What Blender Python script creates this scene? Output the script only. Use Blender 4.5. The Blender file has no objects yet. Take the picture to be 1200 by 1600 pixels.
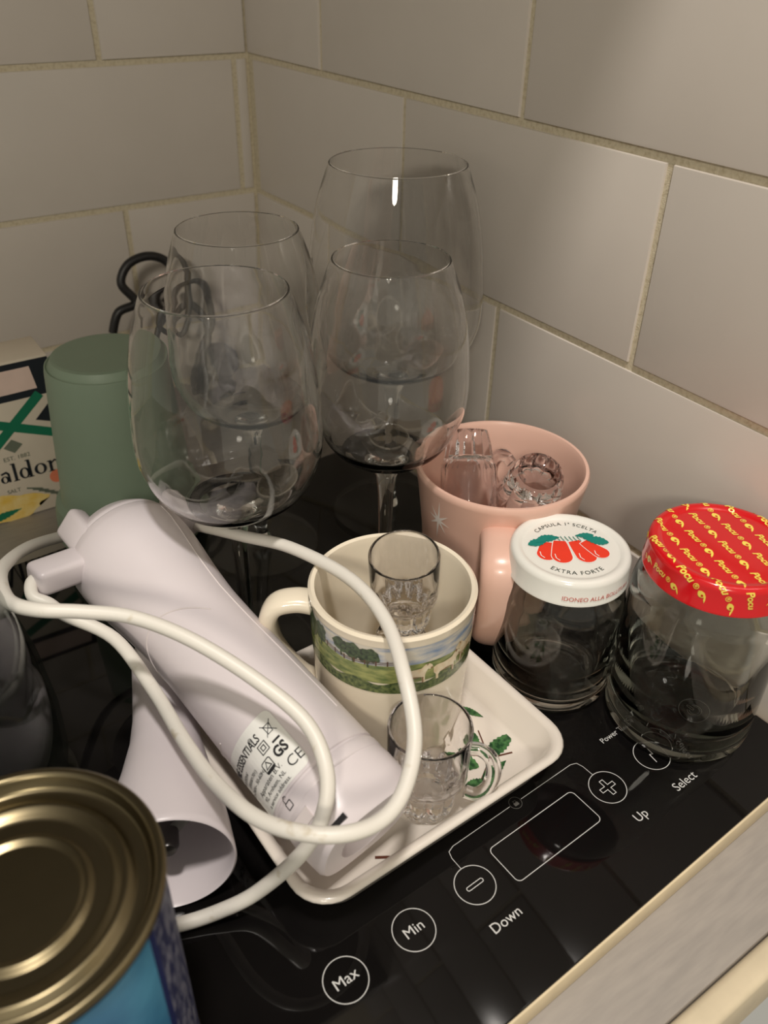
import bpy, bmesh, math, random
from mathutils import Vector, Matrix, noise
random.seed(7)
scene = bpy.context.scene
COL = scene.collection

# ------------------------------------------------------------------ camera, world, light, exposure
cam_d = bpy.data.cameras.new('camera')
cam = bpy.data.objects.new('camera', cam_d); COL.objects.link(cam)
cam_d.sensor_fit = 'HORIZONTAL'; cam_d.sensor_width = 36.0
cam_d.lens = 1306.36 / 1200.0 * 36.0
cam_d.clip_start = 0.01
CR = ((0.8260052, -0.5633546, 0.0186272), (0.3079070, 0.4786486, 0.8222462), (-0.4721321, -0.6734442, 0.5688270))
CP = (-0.3260472, -0.6646227, 0.3195866)
cam.matrix_world = Matrix(((CR[0][0], CR[1][0], CR[2][0], CP[0]), (CR[0][1], CR[1][1], CR[2][1], CP[1]),
                           (CR[0][2], CR[1][2], CR[2][2], CP[2]), (0, 0, 0, 1)))
cam_d.dof.use_dof = True; cam_d.dof.focus_distance = 0.40; cam_d.dof.aperture_fstop = 15.0
scene.camera = cam

world = bpy.data.worlds.new('kitchen_ambient'); scene.world = world; world.use_nodes = True
bg = world.node_tree.nodes['Background']
bg.inputs[0].default_value = (1.0, 0.94, 0.80, 1); bg.inputs[1].default_value = 0.38

lamp_d = bpy.data.lights.new('ceiling_lamp_bulb', 'AREA'); lamp_d.shape = 'DISK'; lamp_d.size = 0.13
lamp_d.energy = 17.0; lamp_d.color = (1.0, 0.93, 0.86)
lamp = bpy.data.objects.new('ceiling_lamp_bulb', lamp_d); COL.objects.link(lamp)
lamp.location = (-0.42, -0.82, 1.62)
lamp.rotation_euler = (Vector((-0.15, -0.42, 0.0)) - Vector(lamp.location)).to_track_quat('-Z', 'Y').to_euler()

room_d = bpy.data.lights.new('room_fill_lamp', 'AREA'); room_d.shape = 'DISK'; room_d.size = 0.28  # second lamp added as fill light for the left wall below the hood
room_d.energy = 13.5; room_d.color = (1.0, 0.92, 0.78)
room = bpy.data.objects.new('room_fill_lamp', room_d); COL.objects.link(room)
room.location = (-1.35, -1.85, 1.20)
room.rotation_euler = (Vector((-0.1, -0.15, 0.1)) - Vector(room.location)).to_track_quat('-Z', 'Y').to_euler()

vs = scene.view_settings
vs.view_transform = 'Standard'; vs.look = 'None'; vs.gamma = 1.0; vs.use_curve_mapping = False
vs.exposure = 0.0
cy = scene.cycles
cy.max_bounces = 16; cy.transmission_bounces = 16; cy.transparent_max_bounces = 40
cy.glossy_bounces = 8; cy.diffuse_bounces = 4; cy.blur_glossy = 1.0; cy.sample_clamp_indirect = 4.0
cy.use_denoising = True

# ------------------------------------------------------------------ helpers: materials
def lin(c):
    return tuple(((v / 12.92) if v <= 0.04045 else ((v + 0.055) / 1.055) ** 2.4) for v in c)
def rgb(r, g, b): return lin((r / 255, g / 255, b / 255))
def new_mat(name):
    m = bpy.data.materials.new(name); m.use_nodes = True
    nt = m.node_tree; nt.nodes.clear()
    out = nt.nodes.new('ShaderNodeOutputMaterial')
    return m, nt, out
def mat(name, col, rough=0.5, metal=0.0, var=0.06, scale=60.0, bump=0.0, bscale=300.0, coat=0.0, col2=None, stretch=None, spec=0.5, sss=0.0, thresh=None):
    """Principled with a noise-driven mix of two tones and optional fine relief."""
    m, nt, out = new_mat(name)
    b = nt.nodes.new('ShaderNodeBsdfPrincipled')
    tc = nt.nodes.new('ShaderNodeTexCoord'); mp = nt.nodes.new('ShaderNodeMapping')
    nt.links.new(tc.outputs['Object'], mp.inputs[0])
    if stretch: mp.inputs['Scale'].default_value = stretch
    n = nt.nodes.new('ShaderNodeTexNoise'); n.inputs['Scale'].default_value = scale; n.inputs['Detail'].default_value = 4
    nt.links.new(mp.outputs[0], n.inputs['Vector'])
    r = nt.nodes.new('ShaderNodeValToRGB')
    lo, hi = thresh or (0.3, 0.7)
    r.color_ramp.elements[0].position = lo; r.color_ramp.elements[1].position = hi
    c1 = col if col2 is not None else tuple(v * (1 - var) for v in col)
    c2 = col2 if col2 is not None else tuple(min(1, v * (1 + var)) for v in col)
    r.color_ramp.elements[0].color = (*c1, 1); r.color_ramp.elements[1].color = (*c2, 1)
    nt.links.new(n.outputs['Fac'], r.inputs[0]); nt.links.new(r.outputs[0], b.inputs['Base Color'])
    b.inputs['Roughness'].default_value = rough; b.inputs['Metallic'].default_value = metal
    b.inputs['Coat Weight'].default_value = coat; b.inputs['Coat Roughness'].default_value = 0.06
    b.inputs['Specular IOR Level'].default_value = spec
    if sss:
        b.inputs['Subsurface Weight'].default_value = sss; b.inputs['Subsurface Radius'].default_value = (.004, .003, .002)
    if bump:
        n2 = nt.nodes.new('ShaderNodeTexNoise'); n2.inputs['Scale'].default_value = bscale; n2.inputs['Detail'].default_value = 2
        nt.links.new(mp.outputs[0], n2.inputs['Vector'])
        bp = nt.nodes.new('ShaderNodeBump'); bp.inputs['Strength'].default_value = bump; bp.inputs['Distance'].default_value = 0.001
        nt.links.new(n2.outputs['Fac'], bp.inputs['Height']); nt.links.new(bp.outputs[0], b.inputs['Normal'])
    nt.links.new(b.outputs[0], out.inputs[0])
    return m
def thin_glass(name, tint=(.97, .98, .97), f0=0.035, gain=0.9, power=5.0, bend=0.0):
    """Thin clear glass: light passes straight through, Schlick reflection on top."""
    m, nt, out = new_mat(name)
    t = nt.nodes.new('ShaderNodeBsdfTransparent'); t.inputs[0].default_value = (*tint, 1)
    g = nt.nodes.new('ShaderNodeBsdfGlossy'); g.inputs['Roughness'].default_value = 0.015
    lw = nt.nodes.new('ShaderNodeLayerWeight')
    p = nt.nodes.new('ShaderNodeMath'); p.operation = 'POWER'; p.inputs[1].default_value = power
    ma = nt.nodes.new('ShaderNodeMath'); ma.operation = 'MULTIPLY_ADD'; ma.inputs[1].default_value = gain; ma.inputs[2].default_value = f0
    nt.links.new(lw.outputs['Facing'], p.inputs[0]); nt.links.new(p.outputs[0], ma.inputs[0])
    mx = nt.nodes.new('ShaderNodeMixShader')
    nt.links.new(ma.outputs[0], mx.inputs[0]); nt.links.new(t.outputs[0], mx.inputs[1]); nt.links.new(g.outputs[0], mx.inputs[2])
    res = mx
    if bend:
        gl = nt.nodes.new('ShaderNodeBsdfGlass'); gl.inputs['Color'].default_value = (*tint, 1); gl.inputs['IOR'].default_value = 1.45; gl.inputs['Roughness'].default_value = 0.0
        res = nt.nodes.new('ShaderNodeMixShader'); res.inputs[0].default_value = bend
        nt.links.new(mx.outputs[0], res.inputs[1]); nt.links.new(gl.outputs[0], res.inputs[2])
    nt.links.new(res.outputs[0], out.inputs[0])
    return m
def thick_glass(name, tint=(1, 1, 1), through=0.4, ior=1.46, rough=0.0):
    """Refracting glass blended with straight transmission."""
    m, nt, out = new_mat(name)
    g = nt.nodes.new('ShaderNodeBsdfGlass'); g.inputs['Color'].default_value = (*tint, 1); g.inputs['IOR'].default_value = ior; g.inputs['Roughness'].default_value = rough
    t = nt.nodes.new('ShaderNodeBsdfTransparent'); t.inputs[0].default_value = (*tint, 1)
    mx = nt.nodes.new('ShaderNodeMixShader'); mx.inputs[0].default_value = through
    nt.links.new(g.outputs[0], mx.inputs[1]); nt.links.new(t.outputs[0], mx.inputs[2]); nt.links.new(mx.outputs[0], out.inputs[0])
    return m

M = {}
M['tile'] = mat('glazed_tile', rgb(205, 197, 188), 0.22, var=.025, scale=14, bump=.05, bscale=35, coat=.0)
M['grout'] = mat('grout', rgb(184, 171, 144), 0.9, col2=rgb(204, 193, 168), scale=420, bump=.3, bscale=1200, thresh=(.30, .55))
M['counter'] = mat('brushed_counter', rgb(152, 146, 140), 0.42, col2=rgb(164, 157, 150), scale=40, stretch=(1.5, 10, 4), bump=.08, bscale=500)
M['counter_trim'] = mat('counter_edge_trim', rgb(214, 200, 172), 0.5, scale=80)
M['floor'] = mat('floor_vinyl', rgb(150, 132, 110), 0.6, scale=6, var=.1)
M['hob_glass'] = mat('black_ceramic_glass', (.0045, .004, .004), 0.04, var=.2, scale=20, spec=.25)
M['hob_frame'] = mat('cream_hob_frame', rgb(222, 205, 172), 0.45, scale=100)
M['hob_print'] = mat('grey_print', rgb(205, 205, 203), 0.5, var=.03)
M['hob_dim'] = mat('dim_grey_print', rgb(84, 82, 78), 0.5, var=.03)
M['tray'] = mat('white_melamine', rgb(222, 214, 204), 0.22, var=.015, scale=40, coat=.2)
M['leaf'] = mat('printed_leaf_green', rgb(22, 62, 34), 0.3, col2=rgb(74, 122, 70), scale=420, thresh=(.38, .62))
M['twig'] = mat('printed_twig_brown', rgb(88, 48, 34), 0.35, scale=300)
M['cream_ceramic'] = mat('cream_glazed_ceramic', rgb(236, 225, 204), 0.16, var=.02, scale=30, coat=.3)
M['pink_ceramic'] = mat('pink_satin_ceramic', rgb(224, 184, 167), 0.28, var=.02, scale=30, coat=.15)
M['silver_print'] = mat('silver_print', rgb(240, 232, 226), 0.35, var=.05)
M['white_plastic'] = mat('white_plastic', rgb(216, 208, 211), 0.32, var=.012, scale=40, bump=.03, bscale=2500)
M['white_plastic_in'] = mat('white_plastic_matte', rgb(214, 205, 204), 0.5, var=.03, scale=60)
M['cord'] = mat('white_cord_rubber', rgb(186, 172, 144), 0.42, col2=rgb(226, 222, 213), scale=110, thresh=(.2, .36))
M['dark_slot'] = mat('dark_slot', (.01, .01, .012), 0.4)
M['black_print'] = mat('black_print', (.012, .012, .014), 0.5)
M['steel'] = mat('brushed_steel', rgb(120, 118, 116), 0.3, 1.0, scale=200)
M['sticker'] = mat('silver_sticker', rgb(236, 236, 232), 0.3, 0.08, scale=50, var=.05)
M['lid_white'] = mat('white_enamel', rgb(232, 231, 224), 0.16, var=.012, scale=40, coat=.4)
M['lid_red'] = mat('red_enamel', rgb(206, 18, 26), 0.18, var=.03, scale=40, coat=.4)
M['art_red'] = mat('pepper_red', rgb(232, 58, 34), 0.25, var=.04)
M['art_teal'] = mat('leaf_teal', rgb(10, 128, 116), 0.25, var=.05)
M['art_white'] = mat('art_white', rgb(240, 238, 232), 0.25, var=.01)
M['text_red'] = mat('lid_text_red', rgb(206, 92, 78), 0.3)
M['text_dark'] = mat('lid_text_dark', rgb(58, 66, 62), 0.3)
M['text_yellow'] = mat('lid_text_yellow', rgb(246, 222, 96), 0.25, var=.03)
M['gold'] = mat('gold_lacquered_tin', rgb(118, 108, 84), 0.3, 1.0, var=.12, scale=25)
M['can_blue'] = mat('can_label_blue', rgb(24, 92, 140), 0.35, col2=rgb(96, 172, 208), scale=26, thresh=(.35, .72))
M['can_navy'] = mat('can_label_navy', rgb(38, 44, 86), 0.45, col2=rgb(128, 130, 150), scale=420, stretch=(1, 1, .45), thresh=(.42, .66))
M['can_edge'] = mat('can_label_edge', rgb(20, 34, 92), 0.4)
M['sage'] = mat('sage_green_plastic', rgb(128, 145, 125), 0.5, var=.025, scale=30, bump=.05, bscale=900)
M['card'] = mat('printed_card', rgb(222, 210, 192), 0.6, var=.03)
M['card_green'] = mat('card_green', rgb(16, 116, 84), 0.6)
M['card_black'] = mat('card_black', rgb(24, 30, 38), 0.6)
M['card_pink'] = mat('card_pink', rgb(226, 200, 188), 0.6)
M['card_yellow'] = mat('card_yellow', rgb(232, 190, 66), 0.6, col2=rgb(240, 220, 160), scale=90)
M['card_grey'] = mat('card_grey', rgb(110, 118, 102), 0.6)
M['card_coral'] = mat('card_coral', rgb(226, 130, 96), 0.6)
M['cable'] = mat('black_cable', (.014, .013, .013), 0.45)
M['bulb'] = mat('hood_filter_grey', rgb(128, 125, 118), 0.5, 0.2)
M['p_sky'] = mat('printed_sky', rgb(128, 150, 182), 0.2, col2=rgb(214, 208, 194), scale=70, stretch=(1, 1, 4), coat=.3, thresh=(.35, .6))
M['p_grass'] = mat('printed_grass', rgb(92, 112, 62), 0.2, col2=rgb(164, 168, 104), scale=150, stretch=(1, 1, 3), coat=.3, thresh=(.35, .65))
M['p_turf'] = mat('printed_turf', rgb(52, 72, 44), 0.2, col2=rgb(116, 128, 78), scale=500, coat=.3, thresh=(.35, .65))
M['p_tree'] = mat('printed_tree', rgb(32, 50, 34), 0.2, col2=rgb(78, 98, 64), scale=600, coat=.3, thresh=(.35, .65))
M['p_wood'] = mat('printed_wood', rgb(92, 62, 46), 0.2, coat=.3)
M['p_cow'] = mat('printed_cow', rgb(214, 190, 150), 0.2, col2=rgb(240, 228, 202), scale=260, coat=.3)
M['p_cowd'] = mat('printed_cow_shade', rgb(140, 110, 78), 0.2, coat=.3)
M['wine'] = thick_glass('wine_glass_bowl', (.999, .999, .998), 0.0, 1.45)
M['stem'] = thick_glass('wine_glass_stem', (.98, .985, .98), 0.0, 1.45)
M['jar'] = thick_glass('jar_glass', (.99, .996, .985), 0.0, 1.45)
M['acryl'] = thick_glass('clear_acrylic', (.998, .993, .996), 0.0, 1.38)
M['jug'] = thin_glass('jug_glass', (.72, .74, .73), 0.02, 0.55, 3.5)
M['foot'] = thin_glass('wine_glass_foot', (.97, .975, .97), 0.022, 0.5, 6.0)


# ------------------------------------------------------------------ helpers: geometry
def link(name, me, m=None, parent=None, smooth=True, angle=None):
    o = bpy.data.objects.new(name, me); COL.objects.link(o)
    if m is not None:
        me.materials.clear(); me.materials.append(M[m] if isinstance(m, str) else m)
    if smooth:
        me.polygons.foreach_set('use_smooth', [True] * len(me.polygons))
        if angle is not None:
            me.set_sharp_from_angle(angle=math.radians(angle))
    if parent is not None: o.parent = parent
    return o
def mesh(name, v, f):
    me = bpy.data.meshes.new(name); me.from_pydata([tuple(p) for p in v], [], f); me.update(); return me
def recalc(me):
    bm = bmesh.new(); bm.from_mesh(me)
    bmesh.ops.recalc_face_normals(bm, faces=bm.faces)
    if bm.calc_volume(signed=True) < 0: bmesh.ops.reverse_faces(bm, faces=bm.faces)
    bm.to_mesh(me); bm.free(); return me
def thing(name, label, cat, loc=(0, 0, 0), rz=0.0, group=None, mtx=None):
    o = bpy.data.objects.new(name, None); COL.objects.link(o); o.empty_display_size = .02
    if mtx is not None: o.matrix_world = mtx
    else: o.location = loc; o.rotation_euler = (0, 0, rz)
    o['label'] = label; o['category'] = cat
    if group: o['group'] = group
    return o
def lathe_data(prof, n=64, mod=None):
    v, f, rings = [], [], []
    for (r, z) in prof:
        if r < 1e-7:
            rings.append([len(v)]); v.append((0, 0, z))
        else:
            ids = []
            for i in range(n):
                a = 2 * math.pi * i / n
                rr = mod(r, z, a) if mod else r
                ids.append(len(v)); v.append((rr * math.cos(a), rr * math.sin(a), z))
            rings.append(ids)
    for A, B in zip(rings, rings[1:]):
        for i in range(n):
            j = (i + 1) % n
            if len(A) == 1 and len(B) == 1: break
            if len(A) == 1: f.append((A[0], B[j], B[i]))
            elif len(B) == 1: f.append((A[i], A[j], B[0]))
            else: f.append((A[i], A[j], B[j], B[i]))
    return v, f
def lathe(name, prof, m, parent, n=64, mod=None, angle=40):
    me = recalc(mesh(name, *lathe_data(prof, n, mod)))
    return link(name, me, m, parent, True, angle)
def spline(pts, per=8):
    """Catmull-Rom through points (tuples of any length)."""
    out = []
    P = [pts[0]] + list(pts) + [pts[-1]]
    for i in range(1, len(P) - 2):
        for k in range(per):
            t = k / per
            out.append(tuple(0.5 * (2 * b + (c - a) * t + (2 * a - 5 * b + 4 * c - d) * t * t + (-a + 3 * b - 3 * c + d) * t ** 3)
                             for a, b, c, d in zip(P[i - 1], P[i], P[i + 1], P[i + 2])))
    out.append(tuple(pts[-1])); return out
def tube_data(pts, rad, n=12, flat=1.0, upv=None, caps=True, power=2.0):
    """Sweep an ellipse; flat scales the radius along the frame's normal."""
    pts = [Vector(p) for p in pts]; v, f = [], []
    N = len(pts); up = Vector(upv) if upv else Vector((0, 0, 1))
    prev = None
    for i, p in enumerate(pts):
        t = (pts[min(i + 1, N - 1)] - pts[max(i - 1, 0)]).normalized()
        if prev is None or upv:
            a = up - t * up.dot(t)
            if a.length < 1e-4: a = Vector((1, 0, 0)) - t * t.x
        else:
            a = prev - t * prev.dot(t)
        a.normalize(); prev = a; b = t.cross(a)
        r = rad(i / (N - 1)) if callable(rad) else rad
        for k in range(n):
            w = 2 * math.pi * k / n; c, s = math.cos(w), math.sin(w)
            if power != 2.0:
                c = math.copysign(abs(c) ** (2 / power), c); s = math.copysign(abs(s) ** (2 / power), s)
            v.append(p + a * (r * flat * c) + b * (r * s))
    for i in range(N - 1):
        for k in range(n):
            j = (k + 1) % n
            f.append((i * n + k, i * n + j, (i + 1) * n + j, (i + 1) * n + k))
    if caps:
        f.append(tuple(range(n))[::-1]); f.append(tuple((N - 1) * n + k for k in range(n)))
    return v, f
def tube(name, pts, rad, m, parent=None, n=12, **k):
    return link(name, recalc(mesh(name, *tube_data(pts, rad, n, **k))), m, parent, True, 50)
def rbox(name, size, loc, m, parent, bev=.002, seg=2, rot=None):
    bm = bmesh.new(); bmesh.ops.create_cube(bm, size=1.0)
    bmesh.ops.scale(bm, vec=size, verts=bm.verts)
    if bev: bmesh.ops.bevel(bm, geom=list(bm.edges), offset=bev, segments=seg, profile=.5, affect='EDGES')
    me = bpy.data.meshes.new(name); bm.to_mesh(me); bm.free()
    o = link(name, me, m, parent, True, 40); o.location = loc
    if rot: o.rotation_euler = rot
    return o
def printed(name, polys, mapf, m, parent, maxlen=None):
    """Flat print: 2-D polygons mapped onto a surface."""
    bm = bmesh.new()
    for poly in polys:
        vs_ = [bm.verts.new((x, y, 0)) for x, y in poly]
        try: bm.faces.new(vs_)
        except ValueError: pass
    return _fin(name, bm, mapf, m, parent, maxlen)
def _fin(name, bm, mapf, m, parent, maxlen):
    bmesh.ops.triangulate(bm, faces=bm.faces)
    if maxlen:
        for _ in range(6):
            es = [e for e in bm.edges if e.calc_length() > maxlen]
            if not es: break
            bmesh.ops.subdivide_edges(bm, edges=es, cuts=1); bmesh.ops.triangulate(bm, faces=bm.faces)
    for v in bm.verts: v.co = Vector(mapf(v.co.x, v.co.y))
    me = bpy.data.meshes.new(name); bm.to_mesh(me); bm.free()
    return link(name, me, m, parent, False)
def text_mesh(body, size, align='CENTER', shear=0.0, bold=0.0, spacing=1.0, sx=1.0):
    cu = bpy.data.curves.new('lettering', 'FONT'); cu.body = body; cu.size = size; cu.align_x = align; cu.align_y = 'CENTER'
    cu.shear = shear; cu.offset = bold; cu.space_character = spacing; cu.resolution_u = 3
    ob = bpy.data.objects.new('lettering', cu); COL.objects.link(ob)
    dg = bpy.context.evaluated_depsgraph_get()
    me = bpy.data.meshes.new_from_object(ob.evaluated_get(dg))
    bpy.data.objects.remove(ob); bpy.data.curves.remove(cu)
    if sx != 1.0:
        for v in me.vertices: v.co.x *= sx
    return me
def text(name, body, size, mapf, m, parent, maxlen=None, **k):
    me = text_mesh(body, size, **k)
    bm = bmesh.new(); bm.from_mesh(me); bpy.data.meshes.remove(me)
    return _fin(name, bm, mapf, m, parent, maxlen)
def stroke(pts, w, closed=False):
    """Polyline as one 2-D quad strip per segment with mitred joints."""
    P = [Vector(p) for p in pts]; n = len(P); L, R = [], []
    for i in range(n):
        a = P[i - 1] if (i or closed) else P[i]; b = P[(i + 1) % n] if (i < n - 1 or closed) else P[i]
        d1 = (P[i] - a); d2 = (b - P[i])
        d1 = d1.normalized() if d1.length else d2.normalized(); d2 = d2.normalized() if d2.length else d1
        t = (d1 + d2); t = t.normalized() if t.length > 1e-6 else d1
        nn = Vector((-t.y, t.x)); c = max(.4, nn.dot(Vector((-d1.y, d1.x))))
        L.append(P[i] + nn * (w / 2 / c)); R.append(P[i] - nn * (w / 2 / c))
    q = []
    for i in range(n if closed else n - 1):
        j = (i + 1) % n
        q.append([tuple(R[i]), tuple(R[j]), tuple(L[j]), tuple(L[i])])
    return q
def circle2(cx, cy_, r, n=40, ry=None):
    ry = ry or r
    return [(cx + r * math.cos(2 * math.pi * i / n), cy_ + ry * math.sin(2 * math.pi * i / n)) for i in range(n)]
def rrect2(x0, x1, y0, y1, r, k=5):
    o = []
    for cx, cy_, a in ((x1 - r, y1 - r, 0), (x0 + r, y1 - r, 90), (x0 + r, y0 + r, 180), (x1 - r, y0 + r, 270)):
        for i in range(k + 1):
            t = math.radians(a + 90 * i / k); o.append((cx + r * math.cos(t), cy_ + r * math.sin(t)))
    return o
def structure(o): o['kind'] = 'structure'; return o

# ------------------------------------------------------------------ room shell: tiled corner, counter, floor
H, W = 0.1, 0.2033
TG = 0.0040                                    # joint width
def tile_mesh(w, h):
    bm = bmesh.new(); d = .008
    bmesh.ops.create_cube(bm, size=1.0); bmesh.ops.scale(bm, vec=(w, d, h), verts=bm.verts)
    fe = [e for e in bm.edges if all(abs(v.co.y + d / 2) < 1e-6 for v in e.verts)]
    bmesh.ops.bevel(bm, geom=fe, offset=.0016, segments=2, profile=.6, affect='EDGES')
    me = bpy.data.meshes.new('tile'); bm.to_mesh(me); bm.free(); return me
cache = {}
def add_tile(parent, x0, x1, z0, z1, right):
    w, h = abs(x1 - x0) - TG, (z1 - z0) - TG
    if w < .004 or h < .004: return
    key = (round(w, 4), round(h, 4))
    if key not in cache: cache[key] = tile_mesh(w, h)
    o = link('tile', cache[key], 'tile', parent, True, 50)
    c, z = (x0 + x1) / 2, (z0 + z1) / 2
    jit = random.uniform(-.0006, .0004)
    if right:
        o.location = (jit + .0050, c, z); o.rotation_euler = (random.uniform(-.003, .003), 0, -math.pi / 2 + random.uniform(-.004, .004))
    else:
        o.location = (c, jit + .0050, z); o.rotation_euler = (random.uniform(-.003, .003), 0, random.uniform(-.004, .004))
Z0 = -.0145
wl = structure(rbox('wall_left', (1.0, .05, 1.25), (-.49, .0275, .605), 'grout', None, bev=0))
wr = structure(rbox('wall_right', (.05, 1.0, 1.25), (.0275, -.49, .605), 'grout', None, bev=0))
for ob in (wl, wr): ob.data.transform(Matrix.Translation(ob.location)); ob.location = (0, 0, 0)
rows = [(Z0, .04), (.04, .14), (.14, .24), (.24, .34), (.34, .44), (.44, .54), (.54, .64), (.64, .74)]
offR = {0: .2094, 1: .107, 2: .2094, 3: .1107, 4: .2094, 5: .1107, 6: .2094, 7: .1107}
offL = {0: .010, 1: .112, 2: .010, 3: .1142, 4: .010, 5: .1142, 6: .010, 7: .1142}
for i, (z0, z1) in enumerate(rows):
    for right, off in ((False, offL[i]), (True, offR[i])):
        xs = [.002]; x = off
        if x > W: x -= W
        while x < .80: xs.append(-x); x += W
        xs.append(-.82)
        for a, b in zip(xs, xs[1:]):
            if a - b > .01 or (not right): add_tile(wr if right else wl, a, b, z0, z1, right)

ct = thing('countertop', 'grey brushed countertop with a cream front edge running under the hob', 'countertop')
rbox('worktop', (.95, .598, .03), (-.475, -.306, -.0285), 'counter', ct, bev=.001)
rbox('edge_trim', (.95, .011, .034), (-.475, -.6110, -.0300), 'counter_trim', ct, bev=.003, seg=3)
fl = structure(rbox('floor', (2.4, 2.4, .02), (-.9, -1.1, -.92), 'floor', None, bev=0))
cb = thing('base_cabinet', 'pale cabinet carcass below the grey countertop', 'cabinet')
rbox('carcass', (.93, .56, .85), (-.475, -.30, -.475), 'counter_trim', cb, bev=.002)

hood = thing('extractor_hood', 'grey extractor hood hanging high above the black hob', 'hood')
hv = [(-1.0, 0, .60), (-.0, 0, .60), (-.0, -.485, .60), (-1.0, -.485, .60),
      (-1.0, 0, .66), (-.0, 0, .66), (-.0, -.485, .66), (-1.0, -.485, .66)]
link('canopy', recalc(mesh('canopy', hv, [(0, 1, 2, 3), (4, 7, 6, 5), (0, 4, 5, 1), (1, 5, 6, 2), (2, 6, 7, 3), (3, 7, 4, 0)])), 'bulb', hood, False)
rbox('chimney', (.28, .26, .5), (-.5, -.14, .91), 'bulb', hood, bev=.004)

# ------------------------------------------------------------------ induction hob
TH = math.radians(2.36)
hob = thing('induction_hob', 'black glass induction hob with white touch symbols and cream edge', 'hob', (-.0362, -.5222, 0), TH)
HX0, HX1, HY0, HY1 = -.57, .0325, -.0476, .3217
rbox('frame', (HX1 - HX0, HY1 - HY0, .0125), ((HX0 + HX1) / 2, (HY0 + HY1) / 2, -.0072), 'hob_frame', hob, bev=.0012)
rbox('glass_top', (HX1 - HX0 - .0022, HY1 - HY0 - .0022, .0022), ((HX0 + HX1) / 2, (HY0 + HY1) / 2, -.0011), 'hob_glass', hob, bev=.0005)
flat = lambda x, y: (x, y, .00025)
LW = .00034
def at2(dx, dy, s=1.0): return lambda x, y: (dx + x * s, dy + y * s, .00025)
for nm, x in (('max', -.2087), ('min', -.1765), ('minus', -.1446), ('plus', -.0634), ('select', -.0320), ('power', 0.0)):
    printed('printed_ring', stroke(circle2(x, 0, .0086, 56), LW, True), flat, 'hob_print', hob)
text('printed_text', 'Max', .0061, at2(-.2087, 0), 'hob_print', hob)
text('printed_text', 'Min', .0061, at2(-.1765, 0), 'hob_print', hob)
text('printed_text', 'Down', .0061, at2(-.1446, -.0185), 'hob_print', hob)
text('printed_text', 'Up', .0061, at2(-.0630, -.0188), 'hob_print', hob)
text('printed_text', 'Select', .0061, at2(-.0318, -.0188), 'hob_print', hob)
text('printed_text', 'Power Tech\u00ae', .0042, at2(-.0458, .0192), 'hob_print', hob, align='LEFT')
printed('printed_minus', stroke(rrect2(-.1446 - .0042, -.1446 + .0042, -.00085, .00085, .0008), LW, True), flat, 'hob_print', hob)
pw, pl = .0010, .0042
plus = [(-pw, pw), (-pw, pl), (pw, pl), (pw, pw), (pl, pw), (pl, -pw), (pw, -pw), (pw, -pl), (-pw, -pl), (-pw, -pw), (-pl, -pw), (-pl, pw)]
printed('printed_plus', stroke([(x - .0634, y) for x, y in plus], LW, True), flat, 'hob_print', hob)
printed('printed_display', stroke(rrect2(-.1295, -.0785, -.0100, .0085, .0024), LW, True), flat, 'hob_print', hob)
printed('printed_link', stroke([(-.1446, .0088), (-.1446, .0145), (-.1436, .0176), (-.1405, .0187), (-.1072, .0187)], LW * .8) +
        stroke([(-.1002, .0187), (-.0680, .0187), (-.0650, .0176), (-.0640, .0145), (-.0638, .0088)], LW * .8), flat, 'hob_print', hob)
printed('printed_lock', stroke(circle2(-.1037, .0187, .0030, 24), LW * .7, True) + [rrect2(-.1049, -.1025, .0172, .0189, .0003)] +
        stroke([(-.1044, .0189), (-.1044, .0198), (-.1030, .0198), (-.1030, .0189)], LW * .7), flat, 'hob_dim', hob)
printed('printed_bolt', stroke([(-.0335, -.0042), (-.0328, .0006), (-.0312, .0001), (-.0306, .0044)], LW * 1.2), flat, 'hob_print', hob)
arc = [(.0040 * math.sin(math.radians(a)), .0040 * math.cos(math.radians(a))) for a in range(35, 326, 10)]
arc2 = [(.0028 * math.sin(math.radians(a)), .0028 * math.cos(math.radians(a))) for a in range(40, 321, 10)]
printed('printed_power', stroke(arc, LW) + stroke(arc2, LW) + stroke(rrect2(-.0006, .0006, .0006, .0050, .0005), LW, True), flat, 'hob_print', hob)

# ------------------------------------------------------------------ serving tray
tray = thing('serving_tray', 'white rectangular tray with printed green leaves, holding the cow mug', 'tray', (-.1797, -.4505, .0004), math.radians(1.6))
def rr_loop(hx, hy, r, z, k=7):
    return [(x, y, z) for x, y in rrect2(-hx, hx, -hy, hy, r, k)]
tx, ty = .0705, .0620
loops = [rr_loop(tx - .011, ty - .011, .012, .0), rr_loop(tx - .008, ty - .008, .015, .0010), rr_loop(tx - .0035, ty - .0035, .0145, .0165),
         rr_loop(tx - .0005, ty - .0005, .016, .0180), rr_loop(tx, ty, .0165, .0192), rr_loop(tx - .0008, ty - .0008, .016, .0204),
         rr_loop(tx - .0032, ty - .0032, .0145, .0204), rr_loop(tx - .0052, ty - .0052, .0135, .0188), rr_loop(tx - .0095, ty - .0095, .0115, .0055),
         rr_loop(tx - .0125, ty - .0125, .011, .0038), rr_loop(tx - .016, ty - .016, .009, .0036)]
tv, tf = [], []
for L in loops: tv += L
n = len(loops[0])
for i in range(len(loops) - 1):
    for k in range(n):
        j = (k + 1) % n; tf.append((i * n + k, i * n + j, (i + 1) * n + j, (i + 1) * n + k))
tf.append(tuple(range(n))[::-1]); tf.append(tuple((len(loops) - 1) * n + k for k in range(n)))
link('dish', recalc(mesh('dish', tv, tf)), 'tray', tray, True, 60)
ti = tray.matrix_basis.inverted() if False else Matrix.Rotation(-math.radians(1.6), 4, 'Z') @ Matrix.Translation((.1797, .4505, 0))
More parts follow.
